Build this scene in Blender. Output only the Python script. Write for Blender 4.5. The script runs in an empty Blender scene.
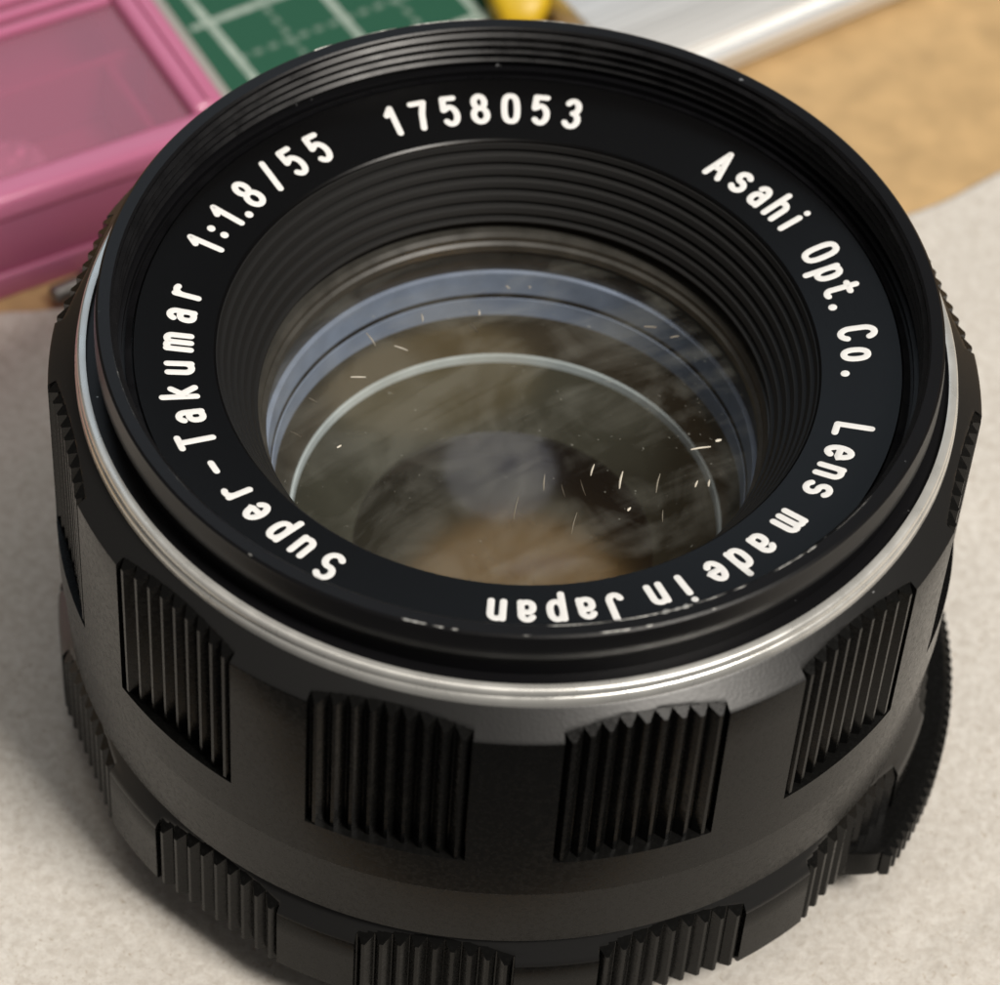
import bpy, bmesh, math, random
from mathutils import Vector, Matrix, noise
random.seed(7)
sc = bpy.context.scene
C = sc.collection
R_ = math.radians
MM = 0.001
H0 = 38.0            # height of the lens' front rim above the paper, mm

# ------------------------------------------------------------------ camera
def V(x, y, z):      # lens frame in mm (z = 0 on the front rim) -> metres (z = 0 on the paper)
    return Vector((x * MM, y * MM, (z + H0) * MM))

cam_d = bpy.data.cameras.new('camera'); cam = bpy.data.objects.new('camera', cam_d); C.objects.link(cam)
fw = Vector((-0.00205971, 0.65159319, -0.7585658))
rt = Vector((0.99684497, 0.06152768, 0.05014437))
up = Vector((-0.07934653, 0.75606922, 0.64966412))
M = Matrix((rt, up, -fw)).transposed().to_4x4()
M.translation = V(0, -146.166, 152.534)
cam.matrix_world = M
cam_d.sensor_width = 36; cam_d.lens = 126.0; cam_d.sensor_fit = 'HORIZONTAL'
cam_d.clip_start = 0.01; cam_d.clip_end = 20
cam_d.dof.use_dof = True; cam_d.dof.focus_distance = 0.212; cam_d.dof.aperture_fstop = 46
sc.camera = cam

# ------------------------------------------------------------------ light
w = bpy.data.worlds.new('World'); sc.world = w; w.use_nodes = True
bg = w.node_tree.nodes['Background']; bg.inputs[0].default_value = (1.0, 0.95, 0.89, 1); bg.inputs[1].default_value = 0.10

def area(name, pos, target, size, power, col, disk=False):
    d = bpy.data.lights.new(name, 'AREA'); d.shape = 'DISK' if disk else 'SQUARE'
    d.size = size
    d.energy = power; d.color = col
    o = bpy.data.objects.new(name, d); C.objects.link(o)
    o.location = pos
    o.rotation_euler = (Vector(target) - Vector(pos)).to_track_quat('-Z', 'Y').to_euler()
    return o
area('key_lamp', (0.64, -0.50, 1.20), (0, 0, 0.02), 0.36, 20.0, (1.0, 0.94, 0.86))
area('overhead_fill_lamp', (0.06, 0.02, 1.15), (0, 0, 0), 0.75, 2.6, (1.0, 0.93, 0.84), disk=True)  # unseen, added overhead for soft fill and the amber reflection in the glass
area('back_sheen_lamp', (-0.20, 0.78, 0.72), (0, 0, 0.03), 0.50, 0.6, (0.72, 0.86, 1.0), disk=True)  # unseen bluish source, added for a sheen on name ring and glass

vs = sc.view_settings
vs.view_transform = 'Standard'; vs.look = 'None'; vs.exposure = 0; vs.gamma = 1; vs.use_curve_mapping = False

# ------------------------------------------------------------------ materials
def mat(name, col, rough=0.5, metal=0.0, spec=0.5, bump=0.0, bscale=4000, mottle=0.0, mscale=600, coat=0.0, bdist=1e-5):
    m = bpy.data.materials.new(name); m.use_nodes = True
    nt = m.node_tree; b = nt.nodes['Principled BSDF']
    b.inputs['Base Color'].default_value = (*col, 1); b.inputs['Roughness'].default_value = rough
    b.inputs['Metallic'].default_value = metal; b.inputs['Specular IOR Level'].default_value = spec
    b.inputs['Coat Weight'].default_value = coat
    tc = nt.nodes.new('ShaderNodeTexCoord')
    if bump:
        n = nt.nodes.new('ShaderNodeTexNoise'); n.inputs['Scale'].default_value = bscale; n.inputs['Detail'].default_value = 4
        nt.links.new(tc.outputs['Object'], n.inputs['Vector'])
        bp = nt.nodes.new('ShaderNodeBump'); bp.inputs['Strength'].default_value = bump; bp.inputs['Distance'].default_value = bdist
        nt.links.new(n.outputs['Fac'], bp.inputs['Height']); nt.links.new(bp.outputs['Normal'], b.inputs['Normal'])
    if mottle:
        n = nt.nodes.new('ShaderNodeTexNoise'); n.inputs['Scale'].default_value = mscale; n.inputs['Detail'].default_value = 6
        nt.links.new(tc.outputs['Object'], n.inputs['Vector'])
        mr = nt.nodes.new('ShaderNodeMapRange'); mr.inputs[1].default_value = 0.3; mr.inputs[2].default_value = 0.7
        mr.inputs[3].default_value = 1 - mottle; mr.inputs[4].default_value = 1 + mottle
        nt.links.new(n.outputs['Fac'], mr.inputs[0])
        mx = nt.nodes.new('ShaderNodeVectorMath'); mx.operation = 'SCALE'; mx.inputs[0].default_value = col
        nt.links.new(mr.outputs[0], mx.inputs['Scale']); nt.links.new(mx.outputs[0], b.inputs['Base Color'])
        mr2 = nt.nodes.new('ShaderNodeMapRange'); mr2.inputs[1].default_value = 0.3; mr2.inputs[2].default_value = 0.7
        mr2.inputs[3].default_value = max(0.02, rough - 0.08); mr2.inputs[4].default_value = min(1, rough + 0.08)
        nt.links.new(n.outputs['Fac'], mr2.inputs[0]); nt.links.new(mr2.outputs[0], b.inputs['Roughness'])
    return m

def worn(name, col, rough, lo, hi, scale=900, metal_col=(0.75, 0.76, 0.78), spec=0.5):
    """black paint with chips down to bare metal, where a noise passes a threshold"""
    m = mat(name, col, rough, spec=spec, bump=0.6, bscale=5000)
    nt = m.node_tree; b = nt.nodes['Principled BSDF']
    tc = nt.nodes.new('ShaderNodeTexCoord')
    n = nt.nodes.new('ShaderNodeTexNoise'); n.inputs['Scale'].default_value = scale; n.inputs['Detail'].default_value = 5
    n.inputs['Roughness'].default_value = 0.65
    nt.links.new(tc.outputs['Object'], n.inputs['Vector'])
    mr = nt.nodes.new('ShaderNodeMapRange'); mr.inputs[1].default_value = lo; mr.inputs[2].default_value = hi
    nt.links.new(n.outputs['Fac'], mr.inputs[0])
    mx = nt.nodes.new('ShaderNodeMix'); mx.data_type = 'RGBA'
    mx.inputs[6].default_value = (*col, 1); mx.inputs[7].default_value = (*metal_col, 1)
    nt.links.new(mr.outputs[0], mx.inputs[0]); nt.links.new(mx.outputs[2], b.inputs['Base Color'])
    nt.links.new(mr.outputs[0], b.inputs['Metallic'])
    return m

BLACK = mat('black_anodised', (0.0055, 0.0055, 0.0053), 0.25, spec=0.15, bump=0.35, bscale=9000, mottle=0.10, mscale=3000)
GLOSS = mat('black_gloss_enamel', (0.006, 0.006, 0.007), 0.30, spec=0.35, bump=0.12, bscale=5000, mottle=0.2, mscale=700)
NAMEB = mat('black_name_ring_paint', (0.0022, 0.0022, 0.0025), 0.27, spec=0.22, bump=0.25, bscale=9000)
CONEB = mat('black_matt_baffle', (0.011, 0.011, 0.011), 0.5, spec=0.32, bump=0.2, bscale=8000)
DEEPB = mat('black_flocked', (0.004, 0.004, 0.004), 0.8, spec=0.2)
CHAMF = worn('black_worn_edge', (0.012, 0.012, 0.012), 0.34, 0.73, 0.78, 900)
RIMW = worn('black_rim_worn', (0.005, 0.005, 0.006), 0.34, 0.71, 0.76, 800, spec=0.3)
SILV = mat('polished_aluminium', (0.80, 0.80, 0.77), 0.30, metal=0.6, bump=0.1, bscale=3000, mottle=0.08, mscale=500)
PAINT = mat('white_engraving_paint', (0.92, 0.92, 0.91), 0.5)
BRASS = mat('dull_mount_metal', (0.35, 0.34, 0.32), 0.4, metal=1.0)

# ------------------------------------------------------------------ mesh helpers
def link(name, me, m, parent=None):
    if m and not me.materials: me.materials.append(m)
    o = bpy.data.objects.new(name, me); C.objects.link(o)
    if parent: o.parent = parent
    return o

def finish(me, ang=32):
    me.polygons.foreach_set('use_smooth', [True] * len(me.polygons))
    me.set_sharp_from_angle(angle=R_(ang))
    me.update()
    return me

def mesh(verts, faces, name, ang=32, fix=False):
    me = bpy.data.meshes.new(name); me.from_pydata([tuple(v) for v in verts], [], faces)
    if fix:
        bm = bmesh.new(); bm.from_mesh(me); bmesh.ops.recalc_face_normals(bm, faces=bm.faces); bm.to_mesh(me); bm.free()
    return finish(me, ang)

def lathe(name, prof, m, parent=None, n=288, closed=True, ang=32):
    """prof: (radius, z) in the lens frame, mm; closed makes a solid ring"""
    vs_, fs = [], []
    k = len(prof)
    for i in range(n):
        a = 2 * math.pi * i / n
        for r, z in prof: vs_.append(V(r * math.sin(a), -r * math.cos(a), z))
    for i in range(n):
        j = (i + 1) % n
        for p in range(k if closed else k - 1):
            p2 = (p + 1) % k
            fs.append((i * k + p, j * k + p, j * k + p2, i * k + p2))
    me = mesh(vs_, fs, name, ang, fix=True)
    return link(name, me, m, parent)

def box(bm, lo, hi):
    """box in metres"""
    r = bmesh.ops.create_cube(bm, size=1.0)
    for v in r['verts']:
        v.co = Vector((lo[i] + (v.co[i] + 0.5) * (hi[i] - lo[i]) for i in range(3)))
    return r['verts']

def bm_obj(name, bm, m, parent=None, bevel=0.0, seg=2, ang=32):
    if bevel:
        bmesh.ops.bevel(bm, geom=list(bm.edges), offset=bevel, segments=seg, affect='EDGES', profile=0.5)
    bmesh.ops.recalc_face_normals(bm, faces=bm.faces)
    me = bpy.data.meshes.new(name); bm.to_mesh(me); bm.free()
    return link(name, finish(me, ang), m, parent)

def tag(o, label, cat, group=None, kind=None):
    if label: o['label'] = label
    if cat: o['category'] = cat
    if group: o['group'] = group
    if kind: o['kind'] = kind
    return o

# ================================================================== the setting
def table_material():
    m = mat('tan_board', (0.58, 0.39, 0.19), 0.6, bump=0.25, bscale=500, mottle=0.13, mscale=330, bdist=1e-4)
    return m
bm = bmesh.new(); box(bm, (-0.6, -0.039, -0.0204), (0.6, 0.6, -0.0004))
tab = bm_obj('table_top', bm, table_material()); tag(tab, None, None, kind='structure')

# paper sheet: wrinkled, its far edge runs behind the lens
def paper_edge(x):        # far edge y(x), mm
    pts = [(-130, -28), (-60, 16.5), (-38.5, 31.2), (-34, 31.8), (-12, 34.0), (8, 39.0), (29.6, 49.0), (60, 71.5), (130, 118)]
    for (x0, y0), (x1, y1) in zip(pts, pts[1:]):
        if x <= x1: return y0 + (y1 - y0) * (x - x0) / (x1 - x0) + 0.5 * noise.noise(Vector((x * 0.12, 3.1, 0)))
    return pts[-1][1]
def paper_z(x, y):
    r = math.hypot(x, y)
    far = min(1, max(0, (r - 24) / 14))
    p = Vector((x * 0.055, y * 0.055, 1.7))
    a = noise.noise(p) * 0.55 + abs(noise.noise(p * 2.3)) * 0.35 + noise.noise(p * 6.0) * 0.08
    return max(0.0, 0.30 + a) * far + 0.03 * noise.noise(Vector((x * 0.9, y * 0.9, 0))) * far
vs_, fs = [], []
NX, NY = 260, 200
for i in range(NX + 1):
    x = -130 + 260 * i / NX
    y1 = paper_edge(x)
    for j in range(NY + 1):
        y = -37 + (y1 + 37) * j / NY
        vs_.append((x * MM, y * MM, paper_z(x, y) * MM))
for i in range(NX):
    for j in range(NY):
        a = i * (NY + 1) + j
        fs.append((a, a + NY + 1, a + NY + 2, a + 1))
def paper_material():
    m = mat('off_white_paper', (0.74, 0.69, 0.61), 0.85, spec=0.12, bump=0.8, bscale=1700, bdist=1.1e-4)
    nt = m.node_tree; b = nt.nodes['Principled BSDF']; L = nt.links; tc = nt.nodes.new('ShaderNodeTexCoord')
    def nz(scale, detail, dist=0.0):
        n = nt.nodes.new('ShaderNodeTexNoise'); n.inputs['Scale'].default_value = scale; n.inputs['Detail'].default_value = detail
        n.inputs['Distortion'].default_value = dist; n.inputs['Roughness'].default_value = 0.65
        L.new(tc.outputs['Object'], n.inputs['Vector']); return n.outputs['Fac']
    def ramp(f, p0, c0, p1, c1):
        r = nt.nodes.new('ShaderNodeValToRGB'); r.color_ramp.elements[0].position = p0; r.color_ramp.elements[1].position = p1
        r.color_ramp.elements[0].color = (*c0, 1); r.color_ramp.elements[1].color = (*c1, 1); L.new(f, r.inputs[0]); return r.outputs[0]
    def mul(a, c):
        x = nt.nodes.new('ShaderNodeMix'); x.data_type = 'RGBA'; x.blend_type = 'MULTIPLY'; x.inputs[0].default_value = 1
        L.new(a, x.inputs[6]); L.new(c, x.inputs[7]); return x.outputs[2]
    cl = ramp(nz(1500, 9, 0.3), 0.36, (0.60, 0.56, 0.505), 0.64, (0.745, 0.715, 0.665))       # pulp clouds
    fl = ramp(nz(2300, 4, 1.5), 0.29, (0.62, 0.54, 0.45), 0.40, (1, 1, 1))               # tan flecks
    L.new(mul(cl, fl), b.inputs['Base Color'])
    return m
PAPER = paper_material()
paper = link('paper_sheet', mesh(vs_, fs, 'paper_sheet', 80), PAPER)
sd = paper.modifiers.new('thickness', 'SOLIDIFY'); sd.thickness = 0.00015; sd.offset = -1
tag(paper, 'wrinkled off white paper sheet lying under the black lens', 'paper')

# ================================================================== the lens
lens = bpy.data.objects.new('camera_lens', None); C.objects.link(lens); lens.empty_display_size = 0.02
tag(lens, 'black metal camera lens standing front up on the paper with white engraved lettering', 'lens')

# --- filter ring: rim, outer wall, four thread ridges
prof = [(24.75, 0.0), (25.45, 0.0), (25.6, -0.12), (25.62, -0.5), (25.72, -1.1), (25.72, -1.9), (25.5, -2.35), (25.35, -2.5),
        (25.35, -3.7), (26.32, -3.75), (26.32, -4.8), (23.2, -4.8), (23.2, -3.75), (24.15, -3.7), (24.15, -3.25)]
filt = lathe('filter_ring', [(24.62, -0.35), (24.62, -0.12)] + prof + [(24.62, -3.2)], RIMW, lens)
for k in range(4):
    z = -0.62 - 0.70 * k
    lathe('thread_ridge', [(24.68, z + 0.28), (24.36, z + 0.06), (24.36, z - 0.06), (24.68, z - 0.28)], GLOSS, filt, n=256, ang=20)

# paint worn through on the rim's near edges
CHIP = mat('bare_metal_chip', (0.50, 0.50, 0.48), 0.5, metal=0.5, mottle=0.3, mscale=2500)
def chip(a0, a1, r, w, z, parent, seed):
    n = max(3, int((a1 - a0) / 0.35)); bm_ = bmesh.new(); rows_ = []
    for i in range(n + 1):
        a = R_(a0 + (a1 - a0) * i / n); t = i / n
        k = 0.25 + abs(noise.noise(Vector((i * 0.45, seed, 0)))) * 1.6
        k *= min(1, 6 * t + 0.15, 6 * (1 - t) + 0.15)
        rw = []
        for q, h in ((-0.5, -0.015), (0, 0.012), (0.5, -0.015)):
            rr = r + q * w * k
            rw.append(bm_.verts.new(V(rr * math.sin(a), -rr * math.cos(a), z + h)))
        rows_.append(rw)
    for i in range(n):
        for q in (0, 1): bm_.faces.new((rows_[i][q], rows_[i][q + 1], rows_[i + 1][q + 1], rows_[i + 1][q]))
        bm_.faces.new((rows_[i][2], rows_[i][0], rows_[i + 1][0], rows_[i + 1][2]))
    bm_obj('paint_chip', bm_, CHIP, parent, ang=60)
for q, (a0, a1, r, w) in enumerate(((6.5, 15, 24.78, .14), (15.3, 22, 24.78, .12), (21.5, 26, 24.80, .30), (26.4, 31, 24.78, .10), (32, 34, 24.8, .16), (38.5, 44, 24.78, .12), (44.2, 46, 24.80, .26), (50, 58, 24.78, .07),
        (-12, -8.8, 25.46, .14), (-8, -6.6, 25.48, .12), (-5.6, -4.8, 25.48, .18), (3.4, 4.4, 25.48, .1), (13, 17, 25.47, .12), (19, 20, 25.47, .14), (28, 28.7, 25.5, .2), (-34, -33.4, 25.5, .15), (-52, -47, 24.78, .06), (-75, -60, 24.78, .05),
        (-172, -160, 25.5, .12), (-190, -178, 25.5, .09), (-158, -152, 25.5, .08), (-148, -145, 25.5, .1))):
    chip(a0, a1, r, w, 0.004, filt, q * 3.7)

# --- silver ring with a fine groove
lathe('silver_ring', [(26.3, -3.38), (26.68, -3.34), (26.77, -3.37), (26.84, -3.46), (26.88, -3.60), (26.88, -3.78), (26.81, -3.86), (26.81, -3.94), (26.89, -3.98), (26.96, -4.10), (27.0, -4.30), (27.0, -4.75), (26.3, -4.75)], SILV, lens, ang=40)

# --- name ring (a shallow cone) with engraved writing
SL = 0.143
def name_z(r): return -3.39 - (23.54 - r) * SL
name_ring = lathe('name_ring', [(23.50, name_z(23.5) - 0.06), (23.42, name_z(23.42)), (18.60, name_z(18.6)), (18.46, name_z(18.46) - 0.10), (18.46, -4.6), (23.50, -4.6)], NAMEB, lens, ang=12)
lathe('name_ring_edge', [(23.95, -3.52), (23.55, -3.42), (23.55, -3.9), (23.95, -3.9)], GLOSS, lens)

def arc(cx, cy, rx, ry, a0, a1, n=14):
    return [(cx + rx * math.cos(R_(a0 + (a1 - a0) * i / n)), cy + ry * math.sin(R_(a0 + (a1 - a0) * i / n))) for i in range(n + 1)]
def sup(cx, cy, rx, ry, n=28, e=0.72):
    out = []
    for i in range(n + 1):
        t = 2 * math.pi * i / n
        c, s = math.cos(t), math.sin(t)
        out.append((cx + rx * math.copysign(abs(c) ** e, c), cy + ry * math.copysign(abs(s) ** e, s)))
    return out
XH = 0.70
def ess(w, h):
    return arc(0, h * 0.755, w, h * 0.245, 35, 250, 14) + arc(0, h * 0.265, w * 1.06, h * 0.265, 72, -145, 16)
G = {
 '1': [[(-.13, .76), (.04, 1), (.04, 0)]],
 '7': [[(-.20, .98), (.20, .98), (.06, .55), (-.03, 0)]],
 '5': [[(.18, 1), (-.15, 1), (-.18, .56)] + arc(0, .33, .20, .33, 128, -140, 18)],
 '8': [arc(0, .765, .165, .235, 0, 360, 24), arc(0, .27, .205, .27, 0, 360, 24)],
 '0': [sup(0, .5, .20, .5)],
 '3': [arc(0, .755, .175, .245, 150, -80, 16) + arc(0, .265, .20, .265, 80, -150, 16)],
 'S': [ess(.205, 1.0)], 's': [ess(.175, XH)],
 'u': [[(-.17, XH), (-.17, .20)] + arc(.0, .19, .17, .19, 180, 360, 10), [(.17, XH), (.17, 0)]],
 'p': [[(-.17, XH), (-.17, -.30)], sup(.01, XH / 2, .18, XH / 2, 22, .85)],
 'e': [[(-.18, XH * .5), (.18, XH * .5)] + arc(0, XH / 2, .185, XH / 2, 0, 318, 20)],
 'r': [[(-.09, XH), (-.09, 0)], arc(.10, .44, .19, .25, 180, 62, 8)],
 '-': [[(-.17, .46), (.17, .46)]],
 'T': [[(-.21, 1), (.21, 1)], [(0, 1), (0, 0)]],
 'a': [arc(0, XH - .20, .16, .20, 155, 0, 10) + [(.16, 0)], sup(0, .20, .165, .20, 20, .85)],
 'k': [[(-.16, 1), (-.16, 0)], [(.16, XH), (-.15, .27)], [(-.03, .38), (.18, 0)]],
 'm': [[(-.27, XH), (-.27, 0)], arc(-.135, XH - .16, .135, .16, 180, 0, 8) + [(0, 0)], arc(.135, XH - .16, .135, .16, 180, 0, 8) + [(.27, 0)]],
 'A': [[(-.23, 0), (0, 1), (.23, 0)], [(-.145, .34), (.145, .34)]],
 'h': [[(-.17, 1), (-.17, 0)], arc(0, XH - .18, .17, .18, 180, 0, 10) + [(.17, 0)]],
 'n': [[(-.17, XH), (-.17, 0)], arc(0, XH - .18, .17, .18, 180, 0, 10) + [(.17, 0)]],
 'i': [[(0, XH), (0, 0)], [(0, .985), (0, 1.0)]],
 'O': [sup(0, .5, .21, .5)], 'o': [sup(0, XH / 2, .18, XH / 2, 22, .85)],
 't': [[(-.03, .95), (-.03, .15)] + arc(.11, .15, .14, .15, 180, 300, 8), [(-.17, XH), (.17, XH)]],
 'C': [arc(0, .70, .20, .30, 25, 180, 10) + arc(0, .30, .20, .30, 180, 335, 10)],
 'L': [[(-.17, 1), (-.17, 0), (.18, 0)]],
 'd': [[(.17, 1), (.17, 0)], sup(-.01, XH / 2, .18, XH / 2, 22, .85)],
 'J': [[(.15, 1), (.15, .22)] + arc(-.01, .22, .16, .22, 0, -165, 10)],
 '/': [[(.13, 1.02), (-.13, -.02)]],
 '.': [[(0, .0), (0, .02)]],
 ':': [[(0, .17), (0, .18)], [(0, .62), (0, .63)]],
}
CAP = 2.10
def glyph_mesh(ch):
    vs_, fs = [], []
    rad = 0.212 if ch not in '.:' else 0.26
    K = 10
    strokes = []
    for st in G[ch]:                    # a sharp corner ends one stroke and starts the next
        cur = [st[0]]
        for i in range(1, len(st)):
            cur.append(st[i])
            if i < len(st) - 1:
                e1 = Vector(st[i]) - Vector(st[i - 1]); e2 = Vector(st[i + 1]) - Vector(st[i])
                if e1.length > 0.01 and e2.length > 0.01 and e1.angle(e2) > R_(50):
                    strokes.append(cur); cur = [st[i]]
        strokes.append(cur)
    for st in strokes:
        pts = [Vector((x * CAP, y * CAP, 0)) for x, y in st]
        q = [pts[0]]
        for p in pts[1:]:
            if (p - q[-1]).length > 1e-4: q.append(p)
        pts = q
        loop = len(pts) > 4 and (pts[0] - pts[-1]).length < 1e-3
        if loop: pts = pts[:-1]
        n = len(pts); rings = []
        def ringat(c, d, s):
            side = Vector((-d.y, d.x, 0)); b = len(vs_)
            for t in range(K):
                a = 2 * math.pi * t / K
                p = c + side * (math.cos(a) * rad * s) + Vector((0, 0, math.sin(a) * rad * 0.13 * s))
                vs_.append(p * MM)
            return b
        for i in range(n):
            if loop: d = pts[(i + 1) % n] - pts[i - 1]
            else: d = pts[min(i + 1, n - 1)] - pts[max(i - 1, 0)]
            d.normalize()
            if not loop and i == 0:
                for t in (80, 55, 30): rings.append(ringat(pts[0] - d * rad * math.sin(R_(t)), d, math.cos(R_(t))))
            sc_ = 1.0
            if 0 < i < n - 1 or loop:
                e1 = (pts[i] - pts[i - 1]).normalized(); e2 = (pts[(i + 1) % n] - pts[i]).normalized()
                sc_ = 1.0 / max(0.72, math.sqrt(max(0, (1 + e1.dot(e2)) / 2)))
            rings.append(ringat(pts[i], d, sc_))
            if not loop and i == n - 1:
                for t in (30, 55, 80): rings.append(ringat(pts[i] + d * rad * math.sin(R_(t)), d, math.cos(R_(t))))
        m_ = len(rings)
        for i in range(m_ if loop else m_ - 1):
            a, b = rings[i], rings[(i + 1) % m_]
            for t in range(K):
                u = (t + 1) % K
                fs.append((a + t, a + u, b + u, b + t))
        if not loop:
            fs.append(tuple(rings[0] + t for t in range(K))); fs.append(tuple(rings[-1] + t for t in reversed(range(K))))
    return mesh(vs_, fs, 'letter', 60, fix=True)
glyphs = {}
WRITING = [
 ('Super-Takumar', [-151.9, -146.1, -141.2, -135.6, -130.4, -124.0, -117.6, -112.2, -106.8, -101.2, -95.3, -89.1, -83.9]),
 ('1:1.8/55', [-72.0, -68.3, -64.3, -61.5, -57.8, -51.9, -46.7, -41.1]),
 ('1758053', [-26.0, -21.0, -15.7, -10.3, -4.8, 0.5, 6.1]),
 ('AsahiOpt.Co.', [34.9, 40.1, 44.7, 49.0, 52.9, 61.4, 66.2, 70.4, 74.1, 80.9, 85.7, 90.1]),
 ('LensmadeinJapan', [103.2, 108.6, 113.2, 117.7, 126.5, 133.2, 138.3, 143.1, 149.3, 154.0, 161.0, 165.8, 170.6, 175.4, 180.2]),
]
RB = 19.98
for word, angs in WRITING:
    for ch, a in zip(word, angs):
        if ch not in glyphs:
            glyphs[ch] = glyph_mesh(ch); glyphs[ch].materials.append(PAINT)
        nm = 'digit' if ch.isdigit() else ('letter' if ch.isalpha() else 'punctuation_mark')
        o = link(nm, glyphs[ch], None, name_ring)
        o.location = V(RB * math.sin(R_(a)), RB * math.cos(R_(a)), name_z(RB) + 0.006)
        o.rotation_euler = (math.atan(SL), 0, R_(-a))

# --- stepped baffle cone inside the name ring
prof = [(18.44, -4.35)]
NS = 6
for k in range(NS):
    r0 = 18.40 - 2.45 * k / NS; r1 = 18.40 - 2.45 * (k + 1) / NS
    z0 = -4.35 - 4.6 * k / NS; z1 = -4.35 - 4.6 * (k + 1) / NS
    dz = z1 - z0
    prof += [(r0 - 0.02, z0 - 0.02), (r0 - 0.18, z0 + dz * 0.42), (r0 + 0.06, z0 + dz * 0.60), (r0 + 0.06, z0 + dz * 0.80), (r1 + 0.02, z1 + 0.03)]
prof += [(15.92, -9.0), (16.5, -9.1), (19.0, -9.0), (19.0, -4.4)]
lathe('baffle_cone', prof, CONEB, lens, ang=25)
lathe('retaining_ring', [(16.6, -9.9), (15.95, -10.0), (15.72, -10.25), (15.70, -10.6), (15.45, -10.75), (15.40, -11.2), (15.62, -11.5), (15.62, -13.15), (16.6, -13.15)],
      mat('black_retaining_ring', (0.05, 0.048, 0.042), 0.35, spec=0.5, mottle=0.2), lens, ang=22)
lathe('barrel_sleeve', [(16.4, -9.0), (16.9, -9.0), (16.9, -31.5), (16.4, -31.5)], DEEPB, lens, n=128)

# --- inner barrel seen through the glass: bevelled element edges and spacers
EDGE = mat('edge_blue_reflection', (0.27, 0.33, 0.44), 0.5, spec=0.4, mottle=0.12, mscale=500)  # blue of the reflected arcs is put into the edge colour
BROWN = mat('brown_black_spacer', (0.050, 0.044, 0.032), 0.5, spec=0.4, mottle=0.2, mscale=300)
PALE = mat('pale_bevel', (0.52, 0.60, 0.62), 0.4, mottle=0.15, mscale=400)
GROOVE = mat('dark_groove', (0.02, 0.018, 0.016), 0.6)
lathe('element_edge', [(15.28, -13.2), (15.16, -14.95), (16.3, -14.95), (16.3, -13.2)], EDGE, lens)
lathe('spacer_groove', [(15.10, -14.96), (15.08, -15.30), (16.3, -15.30), (16.3, -14.96)], GROOVE, lens)
lathe('element_edge', [(15.00, -15.31), (14.90, -16.75), (16.3, -16.75), (16.3, -15.31)], EDGE, lens)
lathe('spacer_ring', [(14.86, -16.76), (13.95, -19.55), (16.3, -19.55), (16.3, -16.76)], BROWN, lens)
lathe('element_bevel', [(13.78, -19.56), (13.70, -20.15), (16.3, -20.15), (16.3, -19.56)], PALE, lens)

def dome(name, R, z_edge, sag, m, parent, rings=28, n=160):
    """spherical cap; sag > 0 bulges towards the front"""
    vs_, fs = [V(0, 0, z_edge + sag)], []
    for i in range(1, rings + 1):
        r = R * i / rings
        rc = (R * R + sag * sag) / (2 * abs(sag))
        s = math.sqrt(rc * rc - r * r) - math.sqrt(rc * rc - R * R)
        z = z_edge + math.copysign(s, sag)
        for j in range(n):
            a = 2 * math.pi * j / n
            vs_.append(V(r * math.sin(a), -r * math.cos(a), z))
    for j in range(n):
        fs.append((0, 1 + j, 1 + (j + 1) % n))
    for i in range(rings - 1):
        for j in range(n):
            a = 1 + i * n; b = a + n; k = (j + 1) % n
            fs.append((a + j, b + j, b + k, a + k))
    return link(name, mesh(vs_, fs, name, 80, fix=False), m, parent)

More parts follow.
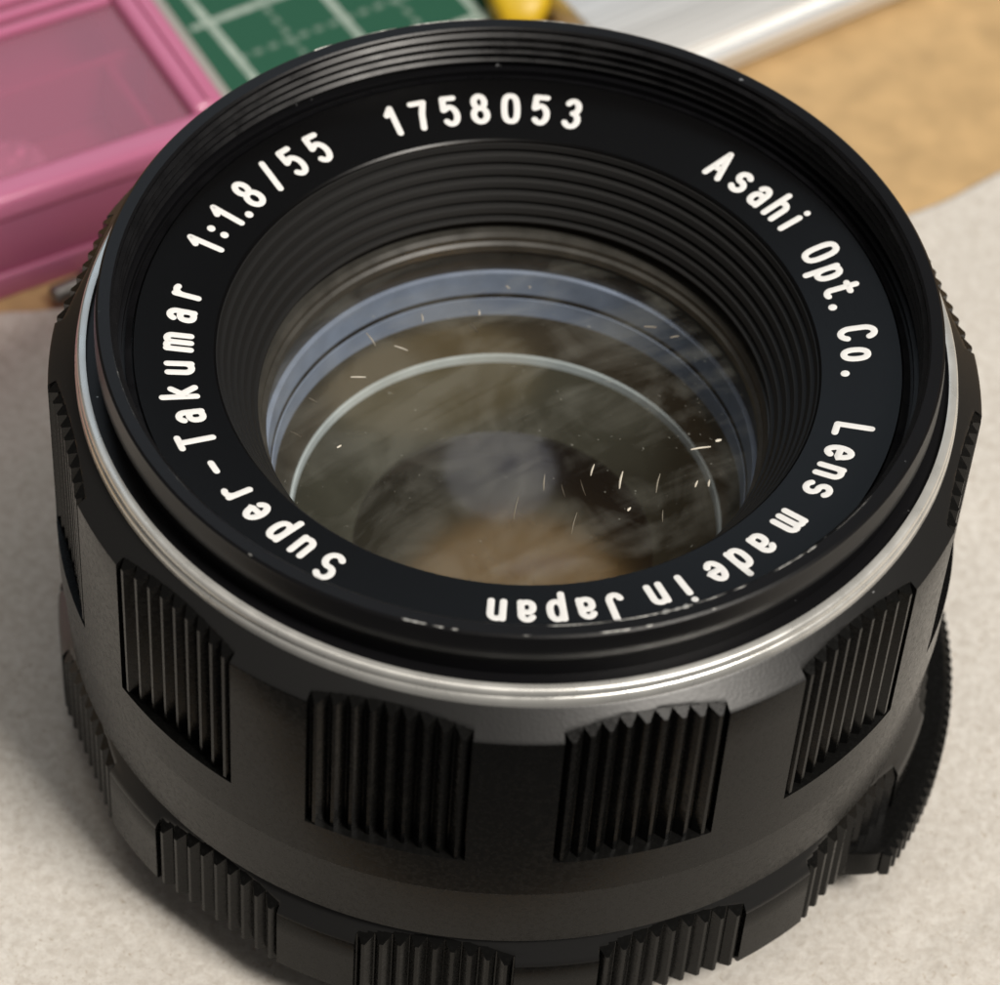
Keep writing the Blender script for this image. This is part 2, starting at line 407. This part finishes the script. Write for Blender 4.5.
def coated_glass(name, tint, ior=1.5, gain=1.0, veil=(0.0, 0.0, 0.0), trans=(1, 1, 1), rough=0.06):
    m = bpy.data.materials.new(name); m.use_nodes = True; nt = m.node_tree
    for n in list(nt.nodes): nt.nodes.remove(n)
    out = nt.nodes.new('ShaderNodeOutputMaterial')
    fr = nt.nodes.new('ShaderNodeFresnel'); ge = nt.nodes.new('ShaderNodeNewGeometry')
    mi = nt.nodes.new('ShaderNodeMapRange'); mi.inputs[3].default_value = ior; mi.inputs[4].default_value = 1 / ior
    nt.links.new(ge.outputs['Backfacing'], mi.inputs[0]); nt.links.new(mi.outputs[0], fr.inputs['IOR'])   # same reflectance from both sides
    ml = nt.nodes.new('ShaderNodeMath'); ml.operation = 'MULTIPLY'; ml.inputs[1].default_value = gain; ml.use_clamp = True
    gl = nt.nodes.new('ShaderNodeBsdfGlossy'); gl.inputs['Color'].default_value = (*tint, 1); gl.inputs['Roughness'].default_value = rough
    tr = nt.nodes.new('ShaderNodeBsdfTransparent'); tr.inputs['Color'].default_value = (*trans, 1)
    mx = nt.nodes.new('ShaderNodeMixShader')
    nt.links.new(fr.outputs[0], ml.inputs[0]); nt.links.new(ml.outputs[0], mx.inputs[0])
    nt.links.new(tr.outputs[0], mx.inputs[1]); nt.links.new(gl.outputs[0], mx.inputs[2])
    last = mx.outputs[0]
    if sum(veil) > 0:     # thin film of dust and haze on the glass
        df = nt.nodes.new('ShaderNodeBsdfDiffuse'); df.inputs['Color'].default_value = (*veil, 1)
        tc = nt.nodes.new('ShaderNodeTexCoord'); nz = nt.nodes.new('ShaderNodeTexNoise')
        nz.inputs['Scale'].default_value = 160; nz.inputs['Detail'].default_value = 7; nz.inputs['Distortion'].default_value = 1.2
        nt.links.new(tc.outputs['Object'], nz.inputs['Vector'])
        mr = nt.nodes.new('ShaderNodeMapRange'); mr.inputs[1].default_value = 0.35; mr.inputs[2].default_value = 0.75
        mr.inputs[3].default_value = 0.003; mr.inputs[4].default_value = 0.11
        mp = nt.nodes.new('ShaderNodeMapping'); mp.inputs['Scale'].default_value = (55, 400, 200); mr_ = nt.nodes.new('ShaderNodeMapping'); mr_.inputs['Rotation'].default_value = (0, 0, -0.66)
        n2 = nt.nodes.new('ShaderNodeTexNoise'); n2.inputs['Scale'].default_value = 1.0; n2.inputs['Detail'].default_value = 6; n2.inputs['Distortion'].default_value = 0.7
        nt.links.new(tc.outputs['Object'], mr_.inputs[0]); nt.links.new(mr_.outputs[0], mp.inputs[0]); nt.links.new(mp.outputs[0], n2.inputs['Vector'])      # wiping streaks
        n3 = nt.nodes.new('ShaderNodeTexNoise'); n3.inputs['Scale'].default_value = 2600; n3.inputs['Detail'].default_value = 2
        nt.links.new(tc.outputs['Object'], n3.inputs['Vector'])                                                  # fine dust
        d3 = nt.nodes.new('ShaderNodeMapRange'); d3.inputs[1].default_value = 0.70; d3.inputs[2].default_value = 0.78; d3.inputs[4].default_value = 0.22
        nt.links.new(n3.outputs['Fac'], d3.inputs[0])
        av = nt.nodes.new('ShaderNodeMath'); av.operation = 'MULTIPLY'; nt.links.new(nz.outputs['Fac'], av.inputs[0]); nt.links.new(n2.outputs['Fac'], av.inputs[1])
        nt.links.new(av.outputs[0], mr.inputs[0]); mr.inputs[1].default_value = 0.20; mr.inputs[2].default_value = 0.36
        sm = nt.nodes.new('ShaderNodeMath'); sm.operation = 'ADD'; nt.links.new(mr.outputs[0], sm.inputs[0]); nt.links.new(d3.outputs[0], sm.inputs[1])
        m2 = nt.nodes.new('ShaderNodeMixShader'); nt.links.new(sm.outputs[0], m2.inputs[0])
        nt.links.new(last, m2.inputs[1]); nt.links.new(df.outputs[0], m2.inputs[2]); last = m2.outputs[0]
    nt.links.new(last, out.inputs[0])
    return m
glass = dome('front_glass', 15.60, -11.6, 2.6, coated_glass('amber_coated_glass', (1.0, 0.60, 0.22), gain=1.4, rough=0.16, veil=(0.52, 0.52, 0.46)), lens)
FLOOR = mat('rear_element_glass', (0.036, 0.038, 0.030), 0.3, spec=0.6, mottle=0.25, mscale=160)
dome('inner_element', 9.8, -22.75, -2.45, coated_glass('blue_coated_glass', (0.75, 0.82, 1.0), gain=1.0, rough=0.14), lens)
lathe('stop_ring', [(13.55, -20.16), (9.8, -22.75), (9.8, -23.2), (13.7, -23.2), (13.7, -20.16)], mat('olive_stop', (0.038, 0.040, 0.031), 0.8, spec=0.1, mottle=0.25, mscale=250), lens, n=160)
dome('rear_element', 13.75, -29.6, 2.6, FLOOR, lens)
lathe('rear_barrel', [(13.75, -20.20), (13.72, -31.0), (16.3, -31.0), (16.3, -20.16)], BROWN, lens)

# small light reflections on the front glass, shaped as pale strips
GLINT = mat('pale_glint', (0.80, 0.76, 0.66), 0.5)
GLINT2 = mat('dull_glint', (0.34, 0.32, 0.27), 0.6)
def glass_z(r):
    rc = (15.6 ** 2 + 2.6 ** 2) / 5.2
    return -11.6 + math.sqrt(rc * rc - r * r) - math.sqrt(rc * rc - 15.6 ** 2)
def glint(x, y, ang, ln, wd):
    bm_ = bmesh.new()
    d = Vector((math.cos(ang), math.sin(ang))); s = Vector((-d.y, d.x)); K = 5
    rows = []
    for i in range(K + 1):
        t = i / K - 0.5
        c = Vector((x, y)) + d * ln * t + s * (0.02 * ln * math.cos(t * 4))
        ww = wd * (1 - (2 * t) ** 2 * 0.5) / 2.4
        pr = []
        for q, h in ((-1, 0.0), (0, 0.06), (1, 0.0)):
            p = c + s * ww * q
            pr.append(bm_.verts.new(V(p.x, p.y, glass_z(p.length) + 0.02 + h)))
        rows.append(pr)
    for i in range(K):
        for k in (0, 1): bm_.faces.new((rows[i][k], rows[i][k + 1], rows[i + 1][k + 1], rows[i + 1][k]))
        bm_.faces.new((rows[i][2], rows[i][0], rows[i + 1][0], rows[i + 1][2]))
    bm_obj('glint_strip', bm_, GLINT if wd > 0.125 or wd == .12 else GLINT2, glass, ang=60)
GLINTS = []
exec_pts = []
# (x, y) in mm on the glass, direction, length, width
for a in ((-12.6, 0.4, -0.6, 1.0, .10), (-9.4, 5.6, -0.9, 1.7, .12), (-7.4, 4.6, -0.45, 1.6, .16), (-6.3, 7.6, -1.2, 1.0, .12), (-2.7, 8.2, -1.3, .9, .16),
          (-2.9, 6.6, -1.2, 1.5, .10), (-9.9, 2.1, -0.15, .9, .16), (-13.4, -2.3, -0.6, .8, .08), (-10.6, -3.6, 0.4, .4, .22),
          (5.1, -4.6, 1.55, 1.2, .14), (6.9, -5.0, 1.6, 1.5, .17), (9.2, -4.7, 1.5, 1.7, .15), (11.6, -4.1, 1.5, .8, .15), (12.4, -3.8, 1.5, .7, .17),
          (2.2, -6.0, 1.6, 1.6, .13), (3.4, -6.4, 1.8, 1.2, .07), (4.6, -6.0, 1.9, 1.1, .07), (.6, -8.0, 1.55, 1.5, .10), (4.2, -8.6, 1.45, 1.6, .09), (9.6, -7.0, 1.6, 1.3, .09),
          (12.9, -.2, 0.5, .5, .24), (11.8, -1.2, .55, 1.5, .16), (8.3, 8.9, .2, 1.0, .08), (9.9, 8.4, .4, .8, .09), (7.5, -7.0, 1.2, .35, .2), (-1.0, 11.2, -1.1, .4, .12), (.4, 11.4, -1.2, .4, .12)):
    glint(a[0], a[1], a[2] + random.uniform(-.22, .22), a[3] * random.uniform(.6, 1.1), a[4] * random.uniform(.75, 1.0) if a[4] not in (.12,) else a[4])

# --- scalloped rings
LAND = 10.3
def scallop_depth(t, d0, d1):       # t in -1..1 across the valley: depth of the valley floor
    return d0 + (d1 - d0) * (1 - t * t)
def scalloped(name, prof, off, ledge, d0, d1, m, mch, z_ch):
    """prof: outer profile rows (r, z) top to bottom; valleys reach from the top down to z = ledge. off = centre of one land, degrees"""
    th, dep = [], []
    for k in range(12):
        c = off + 30 * k
        for i in range(6): th.append(c - LAND / 2 + LAND * i / 5); dep.append(0.0)
        hw = (30 - LAND) / 2; cc = c + 15
        for i in range(19):
            t = -1 + 2 * i / 18
            th.append(cc + t * (hw - 0.02)); dep.append(scallop_depth(t, d0, d1))
    Rmax = max(r for r, z in prof)
    n = len(th); k = len(prof); vs_, fs = [], []
    for a, d in zip(th, dep):
        for r, z in prof:
            rr = r if z < ledge else min(r, Rmax - d)
            vs_.append(V(rr * math.sin(R_(a)), -rr * math.cos(R_(a)), z))
    for i in range(n):
        j = (i + 1) % n
        for p in range(k - 1):
            fs.append((i * k + p, i * k + p + 1, j * k + p + 1, j * k + p))
    # inner wall
    b = len(vs_); ri = Rmax - 4.0
    for a in th:
        vs_.append(V(ri * math.sin(R_(a)), -ri * math.cos(R_(a)), prof[0][1]))
        vs_.append(V(ri * math.sin(R_(a)), -ri * math.cos(R_(a)), prof[-1][1]))
    for i in range(n):
        j = (i + 1) % n
        fs.append((b + 2 * i, i * k, j * k, b + 2 * j))
        fs.append((i * k + k - 1, b + 2 * i + 1, b + 2 * j + 1, j * k + k - 1))
        fs.append((b + 2 * i + 1, b + 2 * i, b + 2 * j, b + 2 * j + 1))
    me = mesh(vs_, fs, name, 24, fix=True)
    me.materials.append(m); me.materials.append(mch)
    zc = (z_ch + H0) * MM
    for p in me.polygons:
        if p.center.z > zc and p.normal.z > 0.3: p.material_index = 1
    return link(name, me, None, lens), Rmax

def rib_mesh(rb, h, wd, ztop_f, zbot):
    """one triangular rib on a valley floor of radius rb, pointing towards -y; its top follows the chamfer ztop_f(r)"""
    vs_ = []
    tipw = wd * 0.10
    for zf in (0, 1):
        for x, r in ((-wd / 2, rb - 0.12), (-wd / 2, rb), (-tipw, rb + h), (tipw, rb + h), (wd / 2, rb), (wd / 2, rb - 0.12)):
            z = ztop_f(r) if zf == 0 else zbot
            vs_.append(V(x, -r, z))
    fs = [(0, 1, 2, 3, 4, 5), (11, 10, 9, 8, 7, 6)] + [(i, (i + 1) % 6, 6 + (i + 1) % 6, 6 + i) for i in range(6)]
    return mesh(vs_, fs, 'rib', 20, fix=True)

def add_ribs(ring, Rmax, off, d0, d1, h, count, ztop_f, zbot, m):
    hw = (30 - LAND) / 2
    for i in range(count):
        t = -1 + 2 * (i + 0.5) / count
        rb = Rmax - scallop_depth(t, d0, d1)
        wd = 2 * hw / count * R_(1) * rb * 0.98
        me = rib_mesh(rb, h, wd, ztop_f, zbot); me.materials.append(m)
        for k in range(12):
            o = link('rib', me, None, ring); o.rotation_euler = (0, 0, R_(off + 15 + 30 * k + t * hw))

# focus ring
def ch_f(r): return -4.60 - (r - 27.0) * (1.3 / 1.7)
rows = [(26.9, -4.56)] + [(26.98 + 1.62 * i / 14, ch_f(26.98 + 1.62 * i / 14)) for i in range(15)] + \
       [(28.68, -5.90), (28.70, -6.05), (28.70, -9), (28.70, -13), (28.70, -17.55), (28.70, -17.60), (28.70, -19.5), (28.70, -20.85), (28.62, -21.0), (28.38, -26.3)]
FD = (0.50, 1.12)
focus, RM = scalloped('focus_ring', rows, 3.6, -17.58, FD[0], FD[1], BLACK, CHAMF, -6.2)
add_ribs(focus, RM, 3.6, FD[0], FD[1], 0.56, 9, lambda r: ch_f(r) - 0.03, -17.62, BLACK)

# aperture ring
def ch_a(r): return -26.75 - (r - 28.1) * 1.45
rows = [(26.6, -26.72), (28.05, -26.72)] + [(28.1 + 0.86 * i / 8, ch_a(28.1 + 0.86 * i / 8)) for i in range(9)] + \
       [(29.05, -28.20), (29.05, -30), (29.05, -32), (29.05, -33.55), (28.9, -33.7)]
AD = (0.42, 0.90)
apert, RA = scalloped('aperture_ring', rows, 10.6, -60, AD[0], AD[1], BLACK, CHAMF, -28.3)
add_ribs(apert, RA, 10.6, AD[0], AD[1], 0.46, 9, lambda r: ch_a(r) - 0.03, -33.66, BLACK)

# switch tab with a serrated edge, low on the right flank
def tab_piece():
    a0, a1 = 55.5, 122.0; n = 46
    prof = [(26.0, -31.75), (30.15, -31.75), (30.4, -31.95), (30.4, -34.2), (26.0, -34.2)]
    k = len(prof); vs_, fs = [], []
    for i in range(n + 1):
        a = R_(a0 + (a1 - a0) * i / n)
        f = min(1, min(i, n - i) / 2.5)
        for r, z in prof:
            r2 = 26 + (r - 26) * (0.52 + 0.48 * f)
            vs_.append(V(r2 * math.sin(a), -r2 * math.cos(a), z))
    for i in range(n):
        for p in range(k):
            q = (p + 1) % k
            fs.append((i * k + p, (i + 1) * k + p, (i + 1) * k + q, i * k + q))
    fs.append(tuple(range(k))); fs.append(tuple(n * k + p for p in reversed(range(k))))
    return link('switch_tab', mesh(vs_, fs, 'switch_tab', 30, fix=True), BLACK, lens)
stab = tab_piece()
rm = rib_mesh(30.36, 0.42, 0.78, lambda r: -32.0 - 0.5 * (r - 30.35), -34.22); rm.materials.append(BLACK)
for i in range(42):
    o = link('rib', rm, None, stab); o.rotation_euler = (0, 0, R_(59.6 + 1.46 * i))

# mount
lathe('mount_flange', [(20.0, -33.0), (26.4, -33.0), (26.4, -35.3), (26.0, -35.6), (20.0, -35.6)], BLACK, lens)
prof = [(20.9, -35.6)]
for k in range(3): prof += [(20.95, -35.7 - 0.75 * k), (20.5, -36.05 - 0.75 * k)]
lathe('mount_thread', prof + [(20.8, -37.95), (18.5, -37.98), (18.5, -35.6)], BRASS, lens)
lathe('rear_cover', [(0.4, -33.2), (20.2, -33.2), (20.2, -34.4), (0.4, -34.4)], DEEPB, lens, n=96)

# ================================================================== things behind
# --- green cutting mat, 1 cm grid printed on it
def mat_material():
    m = mat('green_mat', (0.036, 0.115, 0.075), 0.55, spec=0.3, bump=0.3, bscale=1500)
    nt = m.node_tree; b = nt.nodes['Principled BSDF']; L = nt.links
    tc = nt.nodes.new('ShaderNodeTexCoord'); sp = nt.nodes.new('ShaderNodeSeparateXYZ'); L.new(tc.outputs['Object'], sp.inputs[0])
    def math_(op, a, b_=None):
        n = nt.nodes.new('ShaderNodeMath'); n.operation = op
        for i, v in enumerate((a, b_)):
            if v is None: continue
            if isinstance(v, (int, float)): n.inputs[i].default_value = v
            else: L.new(v, n.inputs[i])
        return n.outputs[0]
    def lines(c, pitch, half):
        f = math_('SUBTRACT', math_('FRACT', math_('ADD', math_('DIVIDE', c, pitch), 0.5)), 0.5)
        return math_('LESS_THAN', math_('ABSOLUTE', f), half / pitch)
    x, y = sp.outputs[0], sp.outputs[1]
    main = math_('MAXIMUM', lines(x, 0.0098, 0.00036), lines(y, 0.0098, 0.00034))
    # dashed centre lines at half pitch
    dx = math_('MULTIPLY', lines(math_('ADD', x, 0.0049), 0.0098, 0.00025), math_('LESS_THAN', math_('FRACT', math_('DIVIDE', y, 0.0014)), 0.55))
    dy = math_('MULTIPLY', lines(math_('ADD', y, 0.0049), 0.0098, 0.00025), math_('LESS_THAN', math_('FRACT', math_('DIVIDE', x, 0.0014)), 0.55))
    fac = math_('MAXIMUM', main, math_('MULTIPLY', math_('MAXIMUM', dx, dy), 0.45))
    inside = math_('MULTIPLY', math_('GREATER_THAN', x, -0.0005), math_('GREATER_THAN', y, -0.0600))
    tick = math_('MULTIPLY', math_('GREATER_THAN', x, -0.0016), lines(y, 0.0098, 0.0003))
    fac = math_('MAXIMUM', math_('MULTIPLY', fac, inside), tick)
    nz = nt.nodes.new('ShaderNodeTexNoise'); nz.inputs['Scale'].default_value = 900; L.new(tc.outputs['Object'], nz.inputs['Vector'])
    fac = math_('MULTIPLY', fac, math_('MULTIPLY', math_('ADD', nz.outputs['Fac'], 0.45), 0.85))
    mx = nt.nodes.new('ShaderNodeMix'); mx.data_type = 'RGBA'
    mx.inputs[6].default_value = (0.022, 0.105, 0.062, 1); mx.inputs[7].default_value = (0.46, 0.55, 0.49, 1)
    L.new(fac, mx.inputs[0]); L.new(mx.outputs[2], b.inputs['Base Color'])
    return m
bm = bmesh.new(); box(bm, (-0.0042, -0.012, -0.0003), (0.034, 0.20, 0.0006))
mato = bm_obj('cutting_mat', bm, mat_material(), bevel=0.0002, seg=1)
e1 = Vector((0.812, 0.584, 0)).normalized(); e2 = Vector((-e1.y, e1.x, 0))
mato.matrix_world = Matrix((e1, e2, Vector((0, 0, 1)))).transposed().to_4x4()
mato.location = (e1 * 15.6 + e2 * 67.8) * MM
tag(mato, 'green cutting mat printed with a pale white grid behind the lens', 'cutting mat')

# --- flat aluminium bar
ba = Vector((0.80, 0.60, 0)).normalized(); bb = Vector((-ba.y, ba.x, 0))
ALU = mat('brushed_white_aluminium', (0.70, 0.70, 0.69), 0.38, metal=0.5, mottle=0.0)
def streaks(m):
    nt = m.node_tree; b = nt.nodes['Principled BSDF']; tc = nt.nodes.new('ShaderNodeTexCoord'); mp = nt.nodes.new('ShaderNodeMapping')
    mp.inputs['Scale'].default_value = (25, 1700, 1700); nz = nt.nodes.new('ShaderNodeTexNoise'); nz.inputs['Scale'].default_value = 1.0; nz.inputs['Detail'].default_value = 6
    nt.links.new(tc.outputs['Object'], mp.inputs[0]); nt.links.new(mp.outputs[0], nz.inputs['Vector'])
    cr = nt.nodes.new('ShaderNodeValToRGB'); cr.color_ramp.elements[0].position = 0.35; cr.color_ramp.elements[0].color = (0.62, 0.62, 0.61, 1)
    cr.color_ramp.elements[1].position = 0.65; cr.color_ramp.elements[1].color = (0.90, 0.90, 0.89, 1)
    nt.links.new(nz.outputs['Fac'], cr.inputs[0]); nt.links.new(cr.outputs[0], b.inputs['Base Color'])
streaks(ALU)
bar = bpy.data.objects.new('aluminium_bar', None); C.objects.link(bar); bar.empty_display_size = 0.01
tag(bar, 'flat streaked white aluminium bar lying beside the green cutting mat', 'metal bar')
bm = bmesh.new(); box(bm, (0, 0.0008, 0), (0.12, 0.0175, 0.0030)); p1 = bm_obj('bar_face', bm, ALU, bar, bevel=0.0004)
bm = bmesh.new(); box(bm, (0.0003, -0.0006, 0.0002), (0.12, 0.0009, 0.0022)); p2 = bm_obj('front_lip', bm, ALU, bar, bevel=0.0003)
bar.matrix_world = Matrix((ba, bb, Vector((0, 0, 1)))).transposed().to_4x4()
bar.location = (ba * 41.2 + bb * 42.0) * MM + Vector((0, 0, 0.0006))

# --- yellow handle end
YEL = mat('yellow_plastic', (0.72, 0.48, 0.02), 0.4, mottle=0.05)
yk = bpy.data.objects.new('yellow_handle', None); C.objects.link(yk); yk.empty_display_size = 0.01
tag(yk, 'yellow plastic tool handle lying between the cutting mat and the aluminium bar', 'tool handle')
vs_, fs = [], []
secs = [(-0.5, 1.6, 1.2), (0.0, 3.0, 2.0), (1.2, 4.6, 2.8), (4, 6.4, 3.6), (9, 8.6, 4.4), (30, 9.4, 4.6), (60, 9.0, 4.4)]
for y, wd, h in secs:
    for t in range(16):
        a = 2 * math.pi * t / 16
        c, s = math.cos(a), math.sin(a)
        vs_.append(Vector((wd / 2 * math.copysign(abs(c) ** .6, c), y, h / 2 + h / 2 * math.copysign(abs(s) ** .6, s))) * MM)
for i in range(len(secs) - 1):
    for t in range(16):
        u = (t + 1) % 16
        fs.append((i * 16 + t, i * 16 + u, (i + 1) * 16 + u, (i + 1) * 16 + t))
fs.append(tuple(reversed(range(16)))); fs.append(tuple((len(secs) - 1) * 16 + t for t in range(16)))
link('handle_body', mesh(vs_, fs, 'handle_body', 40, fix=True), YEL, yk)
yk.location = (-2.0 * MM, 66.0 * MM, 0.0006); yk.rotation_euler = (0, 0, R_(4))

# --- pink translucent plastic box
PU = Vector((-0.842, -0.539, 0)).normalized(); PV = Vector((PU.y, -PU.x, 0))
if PV.y < 0: PV = -PV
PO = Vector((-21.9, 43.76, 0)) * MM
def pink(name, col, alpha, rough=0.25):
    m = mat(name, col, rough, spec=0.5, bump=0.1, bscale=700)
    nt = m.node_tree; b = nt.nodes['Principled BSDF']; out = nt.nodes['Material Output']
    tr = nt.nodes.new('ShaderNodeBsdfTransparent'); mx = nt.nodes.new('ShaderNodeMixShader'); mx.inputs[0].default_value = alpha
    k = max(col); tr.inputs['Color'].default_value = (*[min(1, (c / k) ** 0.6) for c in col], 1)      # light that passes takes the dye's tint
    nt.links.new(tr.outputs[0], mx.inputs[1]); nt.links.new(b.outputs[0], mx.inputs[2]); nt.links.new(mx.outputs[0], out.inputs[0])
    return m
PINK = pink('pink_plastic', (0.58, 0.20, 0.34), 0.60)
PLID = pink('pink_clear_lid', (0.56, 0.30, 0.40), 0.34, 0.12)
PRIM = pink('pink_rim_plastic', (0.66, 0.22, 0.38), 0.80, 0.12)
pb = bpy.data.objects.new('plastic_box', None); C.objects.link(pb); pb.empty_display_size = 0.02
tag(pb, 'translucent pink plastic compartment box standing behind the lens on the tan board', 'box')
def pbox(name, u0, u1, v0, v1, z0, z1, m, bev=0.0003, parent=None):
    b_ = bmesh.new(); box(b_, (u0 * MM, v0 * MM, z0 * MM), (u1 * MM, v1 * MM, z1 * MM))
    return bm_obj(name, b_, m, parent or pb, bevel=bev, seg=4)
U1, V1 = 60, 46
pbox('base_floor', 0.6, U1 - .6, 0.6, V1 - .6, 0.0, 1.0, PINK)
pbox('wall', 0.4, U1 - .4, 0.4, 1.5, 0.9, 7.6, PINK)                # front
pbox('wall', 0.4, U1 - .4, V1 - 1.5, V1 - .4, 0.9, 7.6, PINK)
pbox('wall', 0.4, 1.5, 1.55, V1 - 1.55, 0.9, 7.6, PINK)
pbox('wall', U1 - 1.5, U1 - .4, 1.55, V1 - 1.55, 0.9, 7.6, PINK)
pbox('base_rim', 0.0, U1, -0.1, 0.38, 0.02, 2.4, PRIM, .0002)
pbox('divider', 1.55, U1 - 1.55, 13.4, 14.2, 1.0, 7.0, PINK)
pbox('divider', 4.6, 5.4, 1.55, 13.35, 1.0, 7.0, PINK)
lid = pbox('lid', 2.4, U1 - 2.4, 2.4, V1 - 2.4, 8.6, 9.1, PLID)
pbox('lid_rim', 0.0, U1, 0.0, 2.5, 7.65, 10.0, PRIM, .0006, lid)
pbox('lid_rim', 0.0, U1, V1 - 2.5, V1, 7.65, 10.0, PRIM, .0006, lid)
pbox('lid_rim', 0.0, 2.8, 2.55, V1 - 2.55, 7.65, 10.0, PRIM, .0006, lid)
pbox('lid_rim', U1 - 2.5, U1, 2.55, V1 - 2.55, 7.65, 10.0, PRIM, .0006, lid)
for v in (16.8, 18.4, 20.0): pbox('lid_ridge', 2.9, U1 - 2.6, v, v + .8, 9.0, 9.8, PRIM, .0003, lid)
pbox('lid_ridge', 1.0, 1.5, 3.0, V1 - 3, 9.95, 10.3, PRIM, .0002, lid)
CLEAR = pink('clear_plastic', (0.62, 0.60, 0.58), 0.55)
pbox('side_flange', -2.6, -0.05, 3.0, V1 - 3, 1.2, 6.0, CLEAR, .0006)
pb.matrix_world = Matrix((PU, PV, Vector((0, 0, 1)))).transposed().to_4x4() if PU.cross(PV).z > 0 else Matrix(((PU.x, PV.x, 0, 0), (PU.y, PV.y, 0, 0), (0, 0, 1, 0), (0, 0, 0, 1)))
pb.location = PO
pb.location.z = -0.0004

# crumpled clear bag inside the box
bm = bmesh.new(); bmesh.ops.create_icosphere(bm, subdivisions=4, radius=1.0)
for v in bm.verts:
    d = v.co.normalized(); k = 1 + 0.35 * noise.noise(d * 2.1) + 0.2 * abs(noise.noise(d * 5.3))
    v.co = Vector((d.x * 2.9 * k, d.y * 3.2 * k, max(-2.6, d.z * 3.0 * k))) * MM
bag = bm_obj('clear_bag', bm, pink('clear_bag_film', (0.80, 0.76, 0.75), 0.8, 0.2), ang=25)
bag.location = PO + (PU * 16.5 + PV * 7.8) * MM + Vector((0, 0, 0.0034))
tag(bag, 'crumpled clear plastic bag inside the pink box', 'bag')

# --- small metal pin by the box
pin = bpy.data.objects.new('metal_pin', None); C.objects.link(pin); pin.empty_display_size = 0.005
tag(pin, 'small grey metal pin lying between the pink box and the lens', 'pin')
STEEL = mat('grey_steel', (0.22, 0.21, 0.205), 0.35, metal=0.8, mottle=0.2)
def turned(name, prof, m, parent, n=24):
    vs_, fs = [], []
    for x, r in prof:
        for t in range(n):
            a = 2 * math.pi * t / n
            vs_.append(Vector((x, r * math.cos(a), r * math.sin(a))) * MM)
    for i in range(len(prof) - 1):
        for t in range(n):
            u = (t + 1) % n
            fs.append((i * n + t, i * n + u, (i + 1) * n + u, (i + 1) * n + t))
    fs.append(tuple(reversed(range(n)))); fs.append(tuple((len(prof) - 1) * n + t for t in range(n)))
    return link(name, mesh(vs_, fs, name, 40, fix=True), m, parent)
turned('shaft', [(0, .55), (.2, .75), (2.6, .75), (2.7, .65)], STEEL, pin)
turned('head', [(2.7, .9), (2.8, 1.0), (3.6, 1.0), (3.75, .8)], STEEL, pin)
pin.location = (-34.9 * MM, 32.4 * MM, 0.0009); pin.rotation_euler = (0, 0, R_(38))
